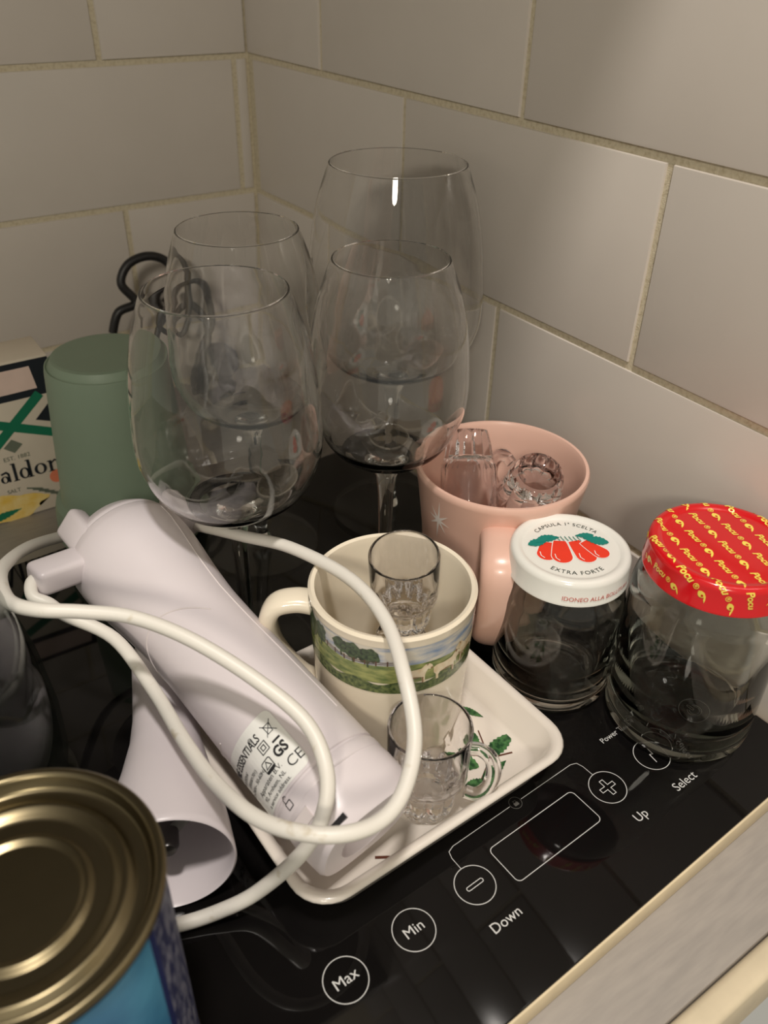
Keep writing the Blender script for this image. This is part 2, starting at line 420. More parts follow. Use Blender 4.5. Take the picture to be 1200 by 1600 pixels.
def leaf(x0, y0, x1, y1, wid, teeth=9):
    a = Vector((x0, y0)); b = Vector((x1, y1)); d = b - a; nn = Vector((-d.y, d.x)).normalized(); up, dn = [], []
    for i in range(teeth * 2 + 1):
        t = i / (teeth * 2); w = wid * math.sin(math.pi * t ** .8) * (1.0 if i % 2 else .80)
        p = a + d * t; up.append(tuple(p + nn * w)); dn.append(tuple(p - nn * w))
    return up + dn[::-1][1:-1]
def wmap(z):
    def f(x, y):
        p = ti @ Vector((x, y, 0)); return (p.x, p.y, z)
    return f
for args in ((-.1385, -.4835, -.1160, -.4790, .0042), (-.1440, -.4860, -.1540, -.4700, .0050), (-.1475, -.4925, -.1310, -.4900, .0032),
             (-.1290, -.4520, -.1230, -.4640, .0022), (-.1330, -.4690, -.1420, -.4800, .0028), (-.1560, -.4905, -.1440, -.4950, .0030)):
    printed('printed_leaf', [leaf(*args)], wmap(.0040), 'leaf', tray)
printed('printed_twig', stroke([(-.150, -.4935), (-.140, -.4872), (-.132, -.4860), (-.1255, -.4880)], .0008) + stroke([(-.1385, -.4865), (-.1345, -.4790), (-.1305, -.4690)], .0006), wmap(.00395), 'twig', tray)
printed('printed_twig', stroke([(-.2095, -.4975), (-.2050, -.5003), (-.2010, -.5035)], .0013), wmap(.0040), 'twig', tray)

# ------------------------------------------------------------------ cow pasture mug
PM = Vector((-.1606, -.4366, .0042)); PR, PH = .0368, .0838
to_cam = Vector((-.586, -.810, 0)); to_right = Vector((.810, -.586, 0))
mug = thing('pasture_mug', 'cream mug printed with a green pasture, trees and cows, standing on the tray', 'mug', PM)
def pm_r(z): return .0335 + (.0368 - .0335) * min(1, max(0, z / PH)) ** .8
prof = [(0, .002), (.026, .002), (.027, .0), (.030, .0), (.0325, .002), (pm_r(.008), .008), (pm_r(.03), .03), (pm_r(.045), .045), (pm_r(.055), .055), (pm_r(.06), .06), (pm_r(.065), .065), (pm_r(.07), .07), (pm_r(.075), .075), (pm_r(PH - .003), PH - .003), (PR + .0002, PH - .001), (PR - .0010, PH + .0002),
        (PR - .0026, PH - .0004), (PR - .0032, PH - .003), (PR - .0040, .05), (PR - .0055, .015), (.029, .008), (.024, .0065), (0, .006)]
lathe('body', prof, 'cream_ceramic', mug, 96)
hpts = [(-.1887, -.4157, .0745), (-.1950, -.4112, .0755), (-.2030, -.4070, .0735), (-.2062, -.4046, .0640), (-.2045, -.4050, .0500), (-.1990, -.4080, .0370), (-.1935, -.4120, .0285), (-.1878, -.4164, .0250)]
hl = spline([tuple(Vector(p) - PM) for p in hpts], 6)
tube('handle', hl, .0043, 'cream_ceramic', mug, 18, flat=1.55, upv=(.596, .803, 0), power=2.5)
def pmap(off):
    def f(u, z):
        r = pm_r(z) + off; a = u / PR
        p = (to_cam * math.cos(a) + to_right * math.sin(a)) * r
        return (p.x, p.y, z)
    return f
ZB, ZT = .0525, .0790
def band(y0f, y1f, k=60, u0=-.075, u1=.075):
    lo = [(u0 + (u1 - u0) * i / k, y0f(u0 + (u1 - u0) * i / k)) for i in range(k + 1)]
    hi = [(u0 + (u1 - u0) * i / k, y1f(u0 + (u1 - u0) * i / k)) for i in range(k + 1)]
    return [[lo[i], lo[i + 1], hi[i + 1], hi[i]] for i in range(k)]
hor = lambda u: .0680 + .0012 * math.sin(u * 70 + 1) + (max(0, -.02 - u) * .22)
printed('printed_sky', band(hor, lambda u: ZT), pmap(.00015), 'p_sky', mug)
printed('printed_field', band(lambda u: ZB + .006, hor), pmap(.00015), 'p_grass', mug)
printed('printed_turf', band(lambda u: ZB, lambda u: ZB + .006 + .0012 * math.sin(u * 310)), pmap(.00020), 'p_turf', mug)
def blob(cx, cz, rx, rz, seed, k=36):
    return [(cx + rx * math.cos(t) * (1 + .13 * math.sin(5 * t + seed) + .07 * math.sin(11 * t + 2 * seed)),
             cz + rz * math.sin(t) * (1 + .13 * math.sin(4 * t + seed) + .07 * math.sin(9 * t + seed))) for t in [2 * math.pi * i / k for i in range(k)]]
for i, (u, z, a, b) in enumerate(((-.0222, .0748, .0042, .0036), (-.0165, .0740, .0050, .0042), (-.0098, .0734, .0052, .0042), (-.0350, .0735, .0040, .0050), (-.043, .073, .006, .006))):
    printed('printed_tree', [blob(u, z, a, b, i * 1.7)] + stroke([(u, z - b * .8), (u + .0004, z - b - .0022)], .0009), pmap(.00024 + i * .00002), 'p_tree', mug, .003)
fence = []
for k in range(8): fence += stroke([(-.030 + k * .0048, hor(-.030 + k * .0048) + .0012 - .0012), (-.030 + k * .0048, hor(-.030 + k * .0048) + .0028)], .0006)
fu = [-.0325 + k * .002 for k in range(20)]
fence += stroke([(u, hor(u) + .0020) for u in fu], .00035) + stroke([(u, hor(u) + .0010) for u in fu], .00035)
printed('printed_fence', fence, pmap(.00030), 'p_wood', mug, .004)
cow = [(0, 5.6), (1.2, 6.2), (4, 6.0), (7.0, 6.2), (8.2, 7.4), (9.6, 7.6), (10.6, 6.6), (10.9, 5.4), (10.0, 5.0), (9.2, 5.4), (8.6, 4.2), (8.3, 3.0), (8.4, 0), (7.5, 0), (7.2, 2.6), (5, 2.4),
       (2.6, 2.6), (2.0, 1.6), (2.1, 0), (1.2, 0), (1.0, 2.2), (.2, 3.4)]
for i, (u, z, s, flip) in enumerate(((.0035, .0575, .0014, 1), (.0190, .0570, .0014, 1), (.0480, .0590, .0016, -1), (.0300, .0615, .0009, 1))):
    cp = [(u + flip * x * s, z + y * s) for x, y in cow]
    c = printed('printed_cow', [cp if flip > 0 else cp[::-1]], pmap(.00034 + i * .00003), 'p_cow', mug, .003)
    ear = [(u + flip * x * s, z + y * s) for x, y in ((8.6, 7.2), (9.4, 7.9), (9.0, 6.8))]
    leg = [(u + flip * x * s, z + y * s) for x, y in ((7.5, 0), (7.3, 2.6), (7.8, 2.5), (7.9, 0))]
    bel = [(u + flip * x * s, z + y * s) for x, y in ((2.6, 2.6), (5, 2.4), (7.2, 2.6), (5, 3.1))]
    nose = [(u + flip * x * s, z + y * s) for x, y in ((10.2, 5.1), (10.9, 5.4), (10.6, 6.0), (10.0, 5.6))]
    printed('printed_shade', [ear, leg, bel, nose], pmap(.00040 + i * .00003), 'p_cowd', c, .003)

# ------------------------------------------------------------------ pink mug
KM = Vector((-.0560, -.3880, .0003)); KR, KH = .0462, .0897
pink = thing('pink_mug', 'large pink mug with a pale star, holding clear little glasses', 'mug', KM)
kp = [(0, .002), (.030, .002), (.031, 0), (.0340, 0), (.0362, .002), (.0375, .008), (.0393, .025), (.0411, .05), (.0440, .075), (.0458, KH - .004), (KR, KH - .0015), (KR - .0008, KH), (KR - .0024, KH),
      (KR - .0034, KH - .002), (KR - .0042, KH - .010), (.0385, .06), (.0355, .03), (.0345, .012), (.030, .007), (0, .006)]
lathe('body', kp, 'pink_ceramic', pink, 96)
kh = [(-.0822, -.4208, .0715), (-.0885, -.4287, .0735), (-.0975, -.4395, .0700), (-.0990, -.4420, .0560), (-.0965, -.4390, .0360), (-.0905, -.4310, .0180), (-.0812, -.4196, .0115)]
tube('handle', spline([tuple(Vector(p) - KM) for p in kh], 6), .0066, 'pink_ceramic', pink, 20, flat=1.70, upv=(.782, -.623, 0), power=2.5)
def kmap(a0, z0):
    def f(x, z):
        zz = z0 + z; r = .0411 + (.0440 - .0411) * (zz - .05) / .025 + .0002
        if zz > .075: r = .0440 + (.0458 - .0440) * (zz - .075) / .0107 + .0002
        a = a0 + x / r; return (r * math.cos(a), r * math.sin(a), zz)
    return f
star = []
for i in range(16):
    a = math.pi / 8 * i
    rr = .0021 if i % 2 else (.0135 if i in (0, 8) else .0080 if i in (4, 12) else .0088)
    star.append((rr * math.sin(a + .15), rr * math.cos(a + .15)))
printed('printed_star', [[star[i], star[(i + 1) % 16], (0, 0)] for i in range(16)], kmap(math.radians(183.5), .0700), 'silver_print', pink, .002)

# ------------------------------------------------------------------ small ribbed glasses with handles
def flute(s):
    def f(r, z, a):
        zz = z / s
        w = 1.0 if .002 < zz < .0205 else 0.0
        return r * (1 - .14 * w * (1 - abs(math.cos(a * 5)) ** .7))
    return f
def shot_glass(name, label, mtx, s=1.0, hang=0.0, handle=True):
    t = thing(name, label, 'glass', group='small ribbed drinking glasses', mtx=mtx)
    P = [(0, .0014), (.0088, .0014), (.0100, 0), (.0116, .0004), (.0128, .0030), (.0141, .0090), (.0153, .0170), (.0160, .0200), (.0171, .0222), (.0174, .0240), (.0175, .0350), (.0177, .0488), (.01766, .0494), (.0175, .0499), (.0172, .05022), (.0169, .05022), (.0166, .0499),
         (.01645, .0494), (.0164, .0488), (.0160, .0350), (.0157, .0240), (.0140, .0190), (.0105, .0165), (0, .0160)]
    lathe('body', [(r * s, z * s) for r, z in P], 'acryl', t, 100, flute(s), angle=55)
    if handle:                                           # turned to the world direction asked for
        d_ = mtx.to_3x3().inverted() @ hang; hang = math.atan2(d_.y, d_.x)
    if handle:
        hp = [(.0166, .0400), (.0215, .0405), (.0262, .0360), (.0278, .0270), (.0258, .0170), (.0215, .0120), (.0168, .0125)]
        ca, sa = math.cos(hang), math.sin(hang)
        pts = [(x * s * ca, x * s * sa, z * s) for x, z in hp]
        tube('handle', spline(pts, 6), .0033 * s, 'acryl', t, 12, flat=.8, upv=(-sa, ca, .001))
    return t
def frame(loc, axis, spin=0.0):
    q = Vector(axis).normalized().to_track_quat('Z', 'Y')
    return Matrix.Translation(loc) @ q.to_matrix().to_4x4() @ Matrix.Rotation(spin, 4, 'Z')
shot_glass('shot_mug', 'clear ribbed little mug with handle standing on the white tray', frame((-.1760, -.4872, .0042), (0, 0, 1)), 1.0, Vector((.69, -.72, 0)))
shot_glass('shot_mug', 'clear ribbed glass upright, uppermost inside the cow mug', frame((-.1510, -.4335, .0575), (-.10, -.08, 1)), .88, math.radians(35), handle=False)
shot_glass('shot_mug', 'clear ribbed glass upside down at the bottom of the cow mug', frame((-.1535, -.4345, .0562), (0, 0, -1)), .90, math.radians(190), handle=False)
shot_glass('shot_mug', 'clear ribbed glass leaning upside down at the left inside the pink mug', frame((-.0560, -.3590, .0955), (-.308, -.479, -.822)), .88, math.radians(200), handle=False)
shot_glass('shot_mug', 'clear ribbed little mug with its round base and handle up, right inside the pink mug', frame((-.0470, -.4065, .0900), (.20, .35, -.91)), 1.1, Vector((-.145, .698, .70)))
shot_glass('shot_mug', 'clear ribbed glass lying at the bottom of the pink mug', frame((-.0790, -.4010, .0240), (.95, .1, 0)), .80, 0, handle=False)

# ------------------------------------------------------------------ glass jars with lids
def jar(name, label, loc, R, Hb, neck, lid_r, lid_h, top, lidm):
    t = thing(name, label, 'jar', loc)
    w = .0022
    P = [(0, .0030), (R * .62, .0022), (R * .78, .0002), (R * .9, .0004), (R * .985, .0035), (R, .0075), (R, Hb - .004), (R * .985, Hb), (R * .955, Hb + .0040), (neck + .0010, Hb + .0085), (neck, Hb + .0105), (neck, top - .0015), (neck - .0008, top - .0008),
         (neck - .0020, top - .0012), (neck - .0024, Hb + .0100), (R * .92, Hb + .0030), (R - w - .0006, Hb - .002), (R - w, Hb - .008), (R - w, .0105), (R * .86, .0062), (R * .6, .0056), (0, .0060)]
    lathe('glass_body', P, 'jar', t, 96, angle=35)
    zt = top; zb = top - lid_h
    L = [(lid_r - .0012, zb + .0008), (lid_r - .0003, zb), (lid_r + .0005, zb + .0006), (lid_r + .0005, zb + .0016), (lid_r, zb + .0024), (lid_r, zt - .0028), (lid_r - .0006, zt - .0008), (lid_r - .0020, zt), (lid_r - .0042, zt),
         (lid_r - .0052, zt - .0010), (lid_r - .0060, zt - .0012), (lid_r - .0072, zt - .0012), (0, zt - .0010), (0, zt - .0018), (lid_r - .0060, zt - .0020), (lid_r - .0020, zt - .0014), (lid_r - .0012, zt - .0030)]
    ld = lathe('lid', L, lidm, t, 96, angle=50)
    return t, ld
rgt = Vector((.826, -.563, 0)).normalized(); fwd = Vector((.563, .826, 0)).normalized()
def lid_path(lid_r, zt):
    return [(0, zt - .0010), (lid_r - .0060, zt - .0012), (lid_r - .0052, zt - .0010), (lid_r - .0042, zt), (lid_r - .0020, zt), (lid_r - .0006, zt - .0008), (lid_r, zt - .0028), (lid_r, zt - .0120), (lid_r + .0005, zt - .0128), (lid_r + .0005, zt - .03)]
def lid_map(lid_r, zt, rot=0.0, eps=.00025, e1=None, e2=None):
    e1 = e1 or Matrix.Rotation(rot, 3, 'Z') @ rgt; e2 = e2 or Matrix.Rotation(rot, 3, 'Z') @ fwd
    P_ = lid_path(lid_r, zt); cum = [0.0]
    for (ra, za), (rb, zb_) in zip(P_, P_[1:]): cum.append(cum[-1] + math.hypot(rb - ra, zb_ - za))
    def f(x, y):
        d = math.hypot(x, y)
        for i_ in range(len(P_) - 1):
            if d <= cum[i_ + 1] or i_ == len(P_) - 2:
                (ra, za), (rb, zb_) = P_[i_], P_[i_ + 1]; sl = cum[i_ + 1] - cum[i_]; t = (d - cum[i_]) / sl
                nr, nz = -(zb_ - za) / sl, (rb - ra) / sl
                r, z = ra + (rb - ra) * t + nr * eps, za + (zb_ - za) * t + nz * eps; break
        k_ = r / d if d > 1e-9 else 1.0
        p = e1 * (x * k_) + e2 * (y * k_); return (p.x, p.y, z)
    return f
wj, wlid = jar('white_lid_jar', 'empty glass jar with a white pepper-printed lid beside the pink mug', (-.0720, -.4565, .0003), .0302, .0600, .0268, .0285, .0135, .0835, 'lid_white')
wm = lid_map(.0285, .0835)
def pepper(x0, y0, x1, y1, w0, w1):
    a = Vector((x0, y0)); b = Vector((x1, y1)); d = b - a; L_ = d.length; d.normalize(); nn = Vector((-d.y, d.x)); o = []
    for i in range(9):
        t = i / 8; w = w0 + (w1 - w0) * t ** .7; o.append(tuple(a + d * (L_ * t) + nn * w))
    for i in range(1, 12):
        an = math.pi * i / 12; o.append(tuple(b + nn * (w1 * math.cos(an)) + d * (w1 * math.sin(an))))
    for i in range(8, -1, -1):
        t = i / 8; w = w0 + (w1 - w0) * t ** .7; o.append(tuple(a + d * (L_ * t) - nn * w))
    return o
k = .001
pp = [(-9.5, 3.5, -11.0, -5.0, 2.4, 4.4), (-4.0, 4.5, -4.8, -6.6, 2.6, 4.6), (2.0, 4.5, 5.6, -6.0, 2.6, 4.6), (6.0, 4.0, 12.2, -3.6, 2.2, 3.9)]
for i, q in enumerate(pp):
    q = [c * k * 1.10 for c in q]; q[1] += .0004; q[3] += .0004
    sh = pepper(*q)
    printed('printed_pepper', [sh], lid_map(.0285, .0835, eps=.00012 + .00004 * i), 'art_red', wlid)
    printed('printed_outline', stroke(sh, .00034, True), lid_map(.0285, .0835, eps=.00014 + .00004 * i), 'art_white', wlid)
    printed('printed_gleam', stroke([(q[2] - q[5] * .62, q[3] + q[5] * .3), (q[2] - q[5] * .6, q[3] - q[5] * .3), (q[2] - q[5] * .3, q[3] - q[5] * .68)], .0004), lid_map(.0285, .0835, eps=.0004), 'art_white', wlid)
for i, a in enumerate(((-.0200, .0016, -.0095, .0060, .0030, 6), (-.0150, .0062, -.0040, .0078, .0030, 6), (.0190, .0042, .0070, .0076, .0036, 7), (.0130, .0100, .0035, .0092, .0022, 5), (-.0160, .0034, -.0070, .0096, .0020, 5))):
    printed('printed_leaf', [leaf(*a)], lid_map(.0285, .0835, eps=.0004 + i * .00003), 'art_teal', wlid)
for i in range(6):
    x = -.0050 + i * .0020
    printed('printed_stalk', stroke([(x - .0006, .0084), (x, .0066), (x + .0008, .0048)], .0004), lid_map(.0285, .0835, eps=.0006), 'art_teal', wlid)
def arc_map(base, R0, top=True, mid=math.pi / 2):
    def f(x, y):
        if top: a = mid - x / R0; r = R0 + y
        else: a = -math.pi / 2 + x / R0; r = R0 - y
        return base(r * math.cos(a), r * math.sin(a))
    return f
wt = lid_map(.0285, .0835, eps=.00022)
text('printed_text', 'CAPSULA 1\u00aa SCELTA', .0034, arc_map(wt, .0192), 'text_dark', wlid, spacing=1.12)
text('printed_text', 'EXTRA FORTE', .0036, arc_map(wt, .0192, False), 'text_dark', wlid, spacing=1.15)
def skirt_map(lid_r, z0, a0):
    def f(x, y):
        a = a0 + x / lid_r; r = lid_r + .0003; return (r * math.cos(a), r * math.sin(a), z0 + y)
    return f
text('printed_text', 'IDONEO ALLA BOLLITURA', .0034, skirt_map(.0285, .0746, math.atan2(-.826, -.563) + .36), 'text_red', wlid, sx=.9)

rj, rlid = jar('red_lid_jar', 'taller empty glass jar with a red and yellow lid by the wall', (-.0372, -.5110, .0003),   .0350, .0815, .0306, .0325, .0145, .1055, 'lid_red')
def lid_world(eps): return lid_map(.0325, .1055, eps=eps, e1=Vector((1, 0, 0)), e2=Vector((0, 1, 0)))
a1 = Vector((-.0069, -.0213)); a2 = Vector((-.0125, -.0078)); o0 = Vector((-.0538 + .0372, -.4971 + .5110))
td = Vector((-.0052, -.0190)).normalized(); tn = Vector((-td.y, td.x))
swoosh = [(-.0030, .0006), (-.0022, .0017), (-.0006, .0022), (.0012, .0015), (.0026, .0002), (.0034, -.0012), (.0018, -.0004), (.0010, .0006), (.0006, -.0004), (-.0006, -.0012), (-.0018, -.0010), (-.0026, -.0002)]
for i in range(-4, 5):
    for j in range(-5, 6):
        c = o0 + a1 * i + a2 * j + Vector((0, 0))
        for kind, s in (('logo', 0.0), ('word', .0098), ('reg', .0172)):
            p = c + td * s
            d = p.length
            if d > .0430: continue
            def mp_(x, y, p=p): q = p + td * x + tn * y; return lid_world(.00020)(q.x, q.y)
            if kind == 'logo':
                hole = circle2(-.0002, .0004, .0006, 10)
                printed('printed_logo', [swoosh], mp_, 'text_yellow', rlid, .002)
                printed('printed_logo_eye', [hole], lambda x, y, p=p: lid_world(.00032)(*(p + td * x + tn * y)), 'lid_red', rlid)
            elif kind == 'word': text('printed_text', 'Pocu', .0046, mp_, 'text_yellow', rlid, .002, shear=.3, bold=.00012)
            else: printed('printed_registered', stroke(circle2(0, 0, .0012, 16), .0003, True) + stroke([(-.0004, -.0006), (-.0004, .0006), (.0003, .0006), (.0004, .0002), (-.0002, 0), (.0005, -.0006)], .0003), mp_, 'text_yellow', rlid)

# ------------------------------------------------------------------ wine glasses
def wine_glass(label, x, y, rim, rmax, zmax, zb, ztop, foot):
    t = thing('wine_glass', label, 'wine glass', (x, y, .0003), group='wine glasses on the hob')
    key = [(0.0015, zb), (.010, zb + .0015), (.022, zb + .0065), (rmax * .80, zb + (zmax - zb) * .38), (rmax * .96, zb + (zmax - zb) * .72), (rmax, zmax),
           (rmax * .985, zmax + (ztop - zmax) * .22), (rmax * .93 + rim * .02, zmax + (ztop - zmax) * .48), ((rmax * .42 + rim * .60), zmax + (ztop - zmax) * .76), (rim, ztop)]
    out = spline(key, 5)
    th = .0009
    inn = [(max(0.0, r - th), z + (th * 3.2 if r < .012 else th * 2.2 if r < .02 else th * .9 if r < rmax * .8 else 0)) for r, z in out]
    inn[0] = (0.0, zb + .0036)
    P = [(0, zb)] + out[1:] + [(rim - .00008, ztop + .00025), (rim - .00025, ztop + .00042), (rim - .00045, ztop + .00048), (rim - .00065, ztop + .00042), (rim - .00082, ztop + .00025)] + inn[::-1]
    lathe('bowl', P, 'wine', t, 96, angle=60)
    S = [(0, .0036), (.0060, .0042), (.0048, .0075), (.0040, .012), (.0036, .022), (.0037, zb * .6), (.0042, zb * .80), (.0055, zb * .92), (.0080, zb - .0014), (.0098, zb + .0009), (.0055, zb + .0001), (0, zb - .0003)]
    lathe('stem', S, 'stem', t, 40, angle=60)
    F = [(0, .0002), (foot * .5, .0006), (foot * .93, .0), (foot, .0006), (foot * .995, .0013), (foot * .7, .0020), (foot * .3, .0030), (.006, .0040), (0, .0034)]
    lathe('foot', F, 'foot', t, 80, angle=60)
    return t
wine_glass('front left wine glass, standing behind the white hand blender', -.1937, -.3517, .0306, .0427, .130, .0880, .198, .0345)
wine_glass('back left wine glass behind the front left one, below the wall corner', -.1452, -.2727, .0311, .0430, .128, .0865, .196, .0353)
wine_glass('largest and tallest wine glass, at the back right near the tiled wall', -.0550, -.2840, .0371, .0505, .142, .095, .220, .0375)
wine_glass('front right wine glass behind the cow mug, left of the pink mug', -.1124, -.3612, .0271, .0392, .137, .0940, .200, .0285)

# ------------------------------------------------------------------ hand blender: motor unit with cord
A0 = Vector((-.2424, -.3225, .0680)); A1 = Vector((-.2142, -.5078, .0310))
ax = (A1 - A0).normalized(); LB = (A1 - A0).length
upv = (Vector((0, 0, 1)) - ax * ax.z).normalized(); left = ax.cross(upv)           # left points to -x
hb = thing('hand_blender', 'white hand blender motor unit with white cord, lying across the tray', 'hand blender')
def brad(s):
    K = [(-.0185, .0), (-.0177, .0080), (-.0150, .0155), (-.0100, .0220), (-.0035, .0268), (.004, .0292), (.012, .0298), (.024, .0288), (.042, .0262), (.060, .0244), (.080, .0242), (.105, .0246), (.135, .0250), (.162, .0252), (.200, .0252)]
    for (s0, r0), (s1, r1) in zip(K, K[1:]):
        if s <= s1:
            t = (s - s0) / (s1 - s0); return r0 + (r1 - r0) * (t if s0 < -.01 else t * t * (3 - 2 * t) if False else t)
    return K[-1][1]
def ring_pts(s, r, n=56, power=2.0, sq=1.0):
    o = []
    for k_ in range(n):
        w = 2 * math.pi * k_ / n; c, sn = math.cos(w), math.sin(w)
        if power != 2.0:
            c = math.copysign(abs(c) ** (2 / power), c); sn = math.copysign(abs(sn) ** (2 / power), sn)
        o.append(A0 + ax * s + upv * (r * c * sq) + left * (r * sn))
    return o
def loft(name, rings, m, parent, caps=True, angle=45):
    v, f = [], []
    n_ = len(rings[0])
    for r in rings: v += r
    for i in range(len(rings) - 1):
        for k_ in range(n_):
            j = (k_ + 1) % n_; f.append((i * n_ + k_, i * n_ + j, (i + 1) * n_ + j, (i + 1) * n_ + k_))
    if caps: f.append(tuple(range(n_))); f.append(tuple((len(rings) - 1) * n_ + k_ for k_ in range(n_)))
    return link(name, recalc(mesh(name, v, f)), m, parent, True, angle)
ss = [-.0183 + i * .0010 for i in range(23)] + [.005 + i * .005 for i in range(31)]
SM = []
raw = [(s, max(.0012, brad(s))) for s in ss]
for i, (s, r) in enumerate(raw):
    a_ = raw[max(0, i - 1)][1]; b_ = raw[min(len(raw) - 1, i + 1)][1]; SM.append((s, (a_ + 2 * r + b_) / 4 if i > 2 else r))
rings = []
for s, r in SM:
    rr = r
    if abs(s - (-.0013)) < .0004: rr = r - .0006                 # cap seam
    rings.append(ring_pts(s, rr))
rings += [ring_pts(.1560, .0252), ring_pts(.1575, .0252), ring_pts(.1580, .0245), ring_pts(.1592, .0245)]
loft('body', rings, 'white_plastic', hb)
loft('collar', [ring_pts(.1592, .0240), ring_pts(.1592, .0252), ring_pts(.1600, .0255), ring_pts(.1635, .0255), ring_pts(.1643, .0252), ring_pts(.1647, .0246, power=2.1)], 'white_plastic', hb)
ce = [ring_pts(.1645, .0247, power=2.2), ring_pts(.1690, .0246, power=2.5, sq=.97), ring_pts(.1760, .0240, power=2.9, sq=.93), ring_pts(.1825, .0232, power=3.1, sq=.90), ring_pts(.1845, .0220, power=3.1, sq=.88)]
sock = loft('coupling', ce + [ring_pts(.1845, .0140), ring_pts(.1770, .0135), ring_pts(.1768, .0010)], 'white_plastic', hb, angle=35)
def bsurf(eps, power=2.0):
    def f(ang, s):
        r = (brad(s) if s < .157 else .0254) + eps
        return A0 + ax * s + upv * (r * math.cos(ang)) + left * (r * math.sin(ang))
    return f
# panel seams on the grip (raised thin lines)
def seam(pts):
    return tube('seam', [bsurf(.00004)(math.radians(a), s) for a, s in pts], .00035, 'white_plastic_in', hb, 6)
seam([(118 - i * 4, .1195) for i in range(0, 9)] ); seam([(8, .1160 + i * .004) for i in range(0, 9)])
seam([(-38 + 3 * math.sin(i * .25), .006 + i * .008) for i in range(0, 18)])
seam([(118 - i * 6, .0600 + .014 * (abs(i - 10) / 10) ** 2 * 1.0) for i in range(0, 21)])
# sticker
UW, VH = .0360, .0290
def stick(eps):
    def f(u, v): return bsurf(eps)(math.radians(104) - u / .0250, .1565 - v)
    return f
printed('sticker', [rrect2(0, UW, 0, VH, .003)], stick(.00025), 'sticker', hb, .003)
stk = hb.children[-1]
B = 'black_print'
def lbl(txt, size, u, v, **kw): text('printed_text', txt, size, lambda x, y: stick(.00042)(u + x, v + y), B, stk, .004, **kw)
lbl('HOME ESSENTIALS', .0052, .0112, .0226, sx=.70, bold=.00008)
lbl('\u00ae', .0030, .0225, .0240)
for tx_, sz, u, v in (('HB 350W', .0024, .006, .0180), ('(000001701)', .0022, .0105, .0150), ('220-240V~ 50-60Hz', .0024, .0100, .0120), ('Apparaten B.V.', .0030, .0175, .0078), ('92, Arnhem, NL', .0026, .0175, .0046), ('a service address.', .0025, .0175, .0017)):
    lbl(tx_, sz, u, v)
lbl('CE', .0062, .0322, .0052, bold=-.00002); lbl('GS', .0062, .0300, .0120, bold=.00022, sx=.85)
def mk(polys, nm='printed_mark'): printed(nm, polys, stick(.00042), B, stk, .003)
mk(stroke([(.0232, .0158), (.0272, .0158), (.0272, .0198), (.0232, .0198)], .0004, True)); mk(stroke([(.0243, .0169), (.0261, .0169), (.0261, .0187), (.0243, .0187)], .0004, True))
mk(stroke([(.0292, .0163), (.0330, .0163)], .0009))
mk(stroke([(.0302, .0200), (.0300, .0236), (.0330, .0236), (.0324, .0200)], .0003, True)); mk(stroke([(.0290, .0192), (.0340, .0248)], .0003)); mk(stroke([(.0340, .0192), (.0290, .0248)], .0003))
mk(stroke(rrect2(.0196, .0246, .0090, .0140, .0008), .0004, True)); mk(stroke([(.0205, .0108), (.0237, .0108), (.0221, .0133)], .0004, True)); mk([rrect2(.0197, .0245, .0091, .0102, .0003)])
# lock symbol
lk = lambda x, y: bsurf(.0003)(math.radians(62) - x / .027, .1610 - y)
printed('printed_lock', stroke(rrect2(-.0017, .0017, -.0020, .0008, .0003), .0004, True) + stroke([(-.0012, .0008), (-.0012, .0026), (-.0004, .0034), (.0006, .0032), (.0010, .0024)], .0004), lk, B, hb, .003)
# release button and slots on the coupling end
def on_end(ang, s, e, r0=.0258):
    r = r0 + e; return A0 + ax * s + upv * (r * .96 * math.cos(ang)) + left * (r * math.sin(ang))
btn = loft('release_button', [[on_end(math.radians(58) + dx, s, e) for dx, s in ((.16, .1675), (-.16, .1675), (-.16, .1725), (.16, .1725))] for e in (-.004, .0016)], 'white_plastic_in', hb)
for a_, s_, ln, r0 in ((27, .1695, .0040, .0252), (38, .1805, .0080, .0252)):
    w_ = ln / .026 / 2
    loft('slot', [[on_end(math.radians(a_) + dx, s, e, r0) for dx, s in ((w_, s_ - .0011), (-w_, s_ - .0011), (-w_, s_ + .0011), (w_, s_ + .0011))] for e in (-.004, .0009)], 'dark_slot', hb)
# lugs behind the head and the cable outlet
def obox(name, c, d1, d2, d3, m, parent, bev=.002):
    bm = bmesh.new(); bmesh.ops.create_cube(bm, size=1.0); d1, d2, d3 = Vector(d1), Vector(d2), Vector(d3)
    bmesh.ops.scale(bm, vec=(d1.length, d2.length, d3.length), verts=bm.verts)
    bmesh.ops.bevel(bm, geom=list(bm.edges), offset=bev, segments=3, profile=.5, affect='EDGES')
    mt = Matrix((d1.normalized(), d2.normalized(), d3.normalized())).transposed().to_4x4(); mt.translation = Vector(c); bm.transform(mt)
    me = bpy.data.meshes.new(name); bm.to_mesh(me); bm.free(); return link(name, recalc(me), m, parent, True, 40)
for sg, rd, ofs, so in ((-1, .0318, .14, -.0010), (1, .0225, .75, -.0070)):
    nd = (left * sg + upv * ofs).normalized(); td_ = nd.cross(ax)
    obox('side_lug', A0 + ax * so + nd * rd, ax * .022, nd * .0100, td_ * .016, 'white_plastic', hb, .003)
oc = A0 + ax * .0060
rel0 = Vector((-.2560, -.3310, .0735)); rel1 = Vector((-.2885, -.3375, .0775))
dv = (rel1 - rel0); sd = dv.normalized().cross(Vector((0, 0, 1))).normalized(); nv = sd.cross(dv.normalized())
obox('cable_outlet', (rel0 + rel1) / 2, dv, sd * .0150, nv * .0130, 'white_plastic', hb, .0028)
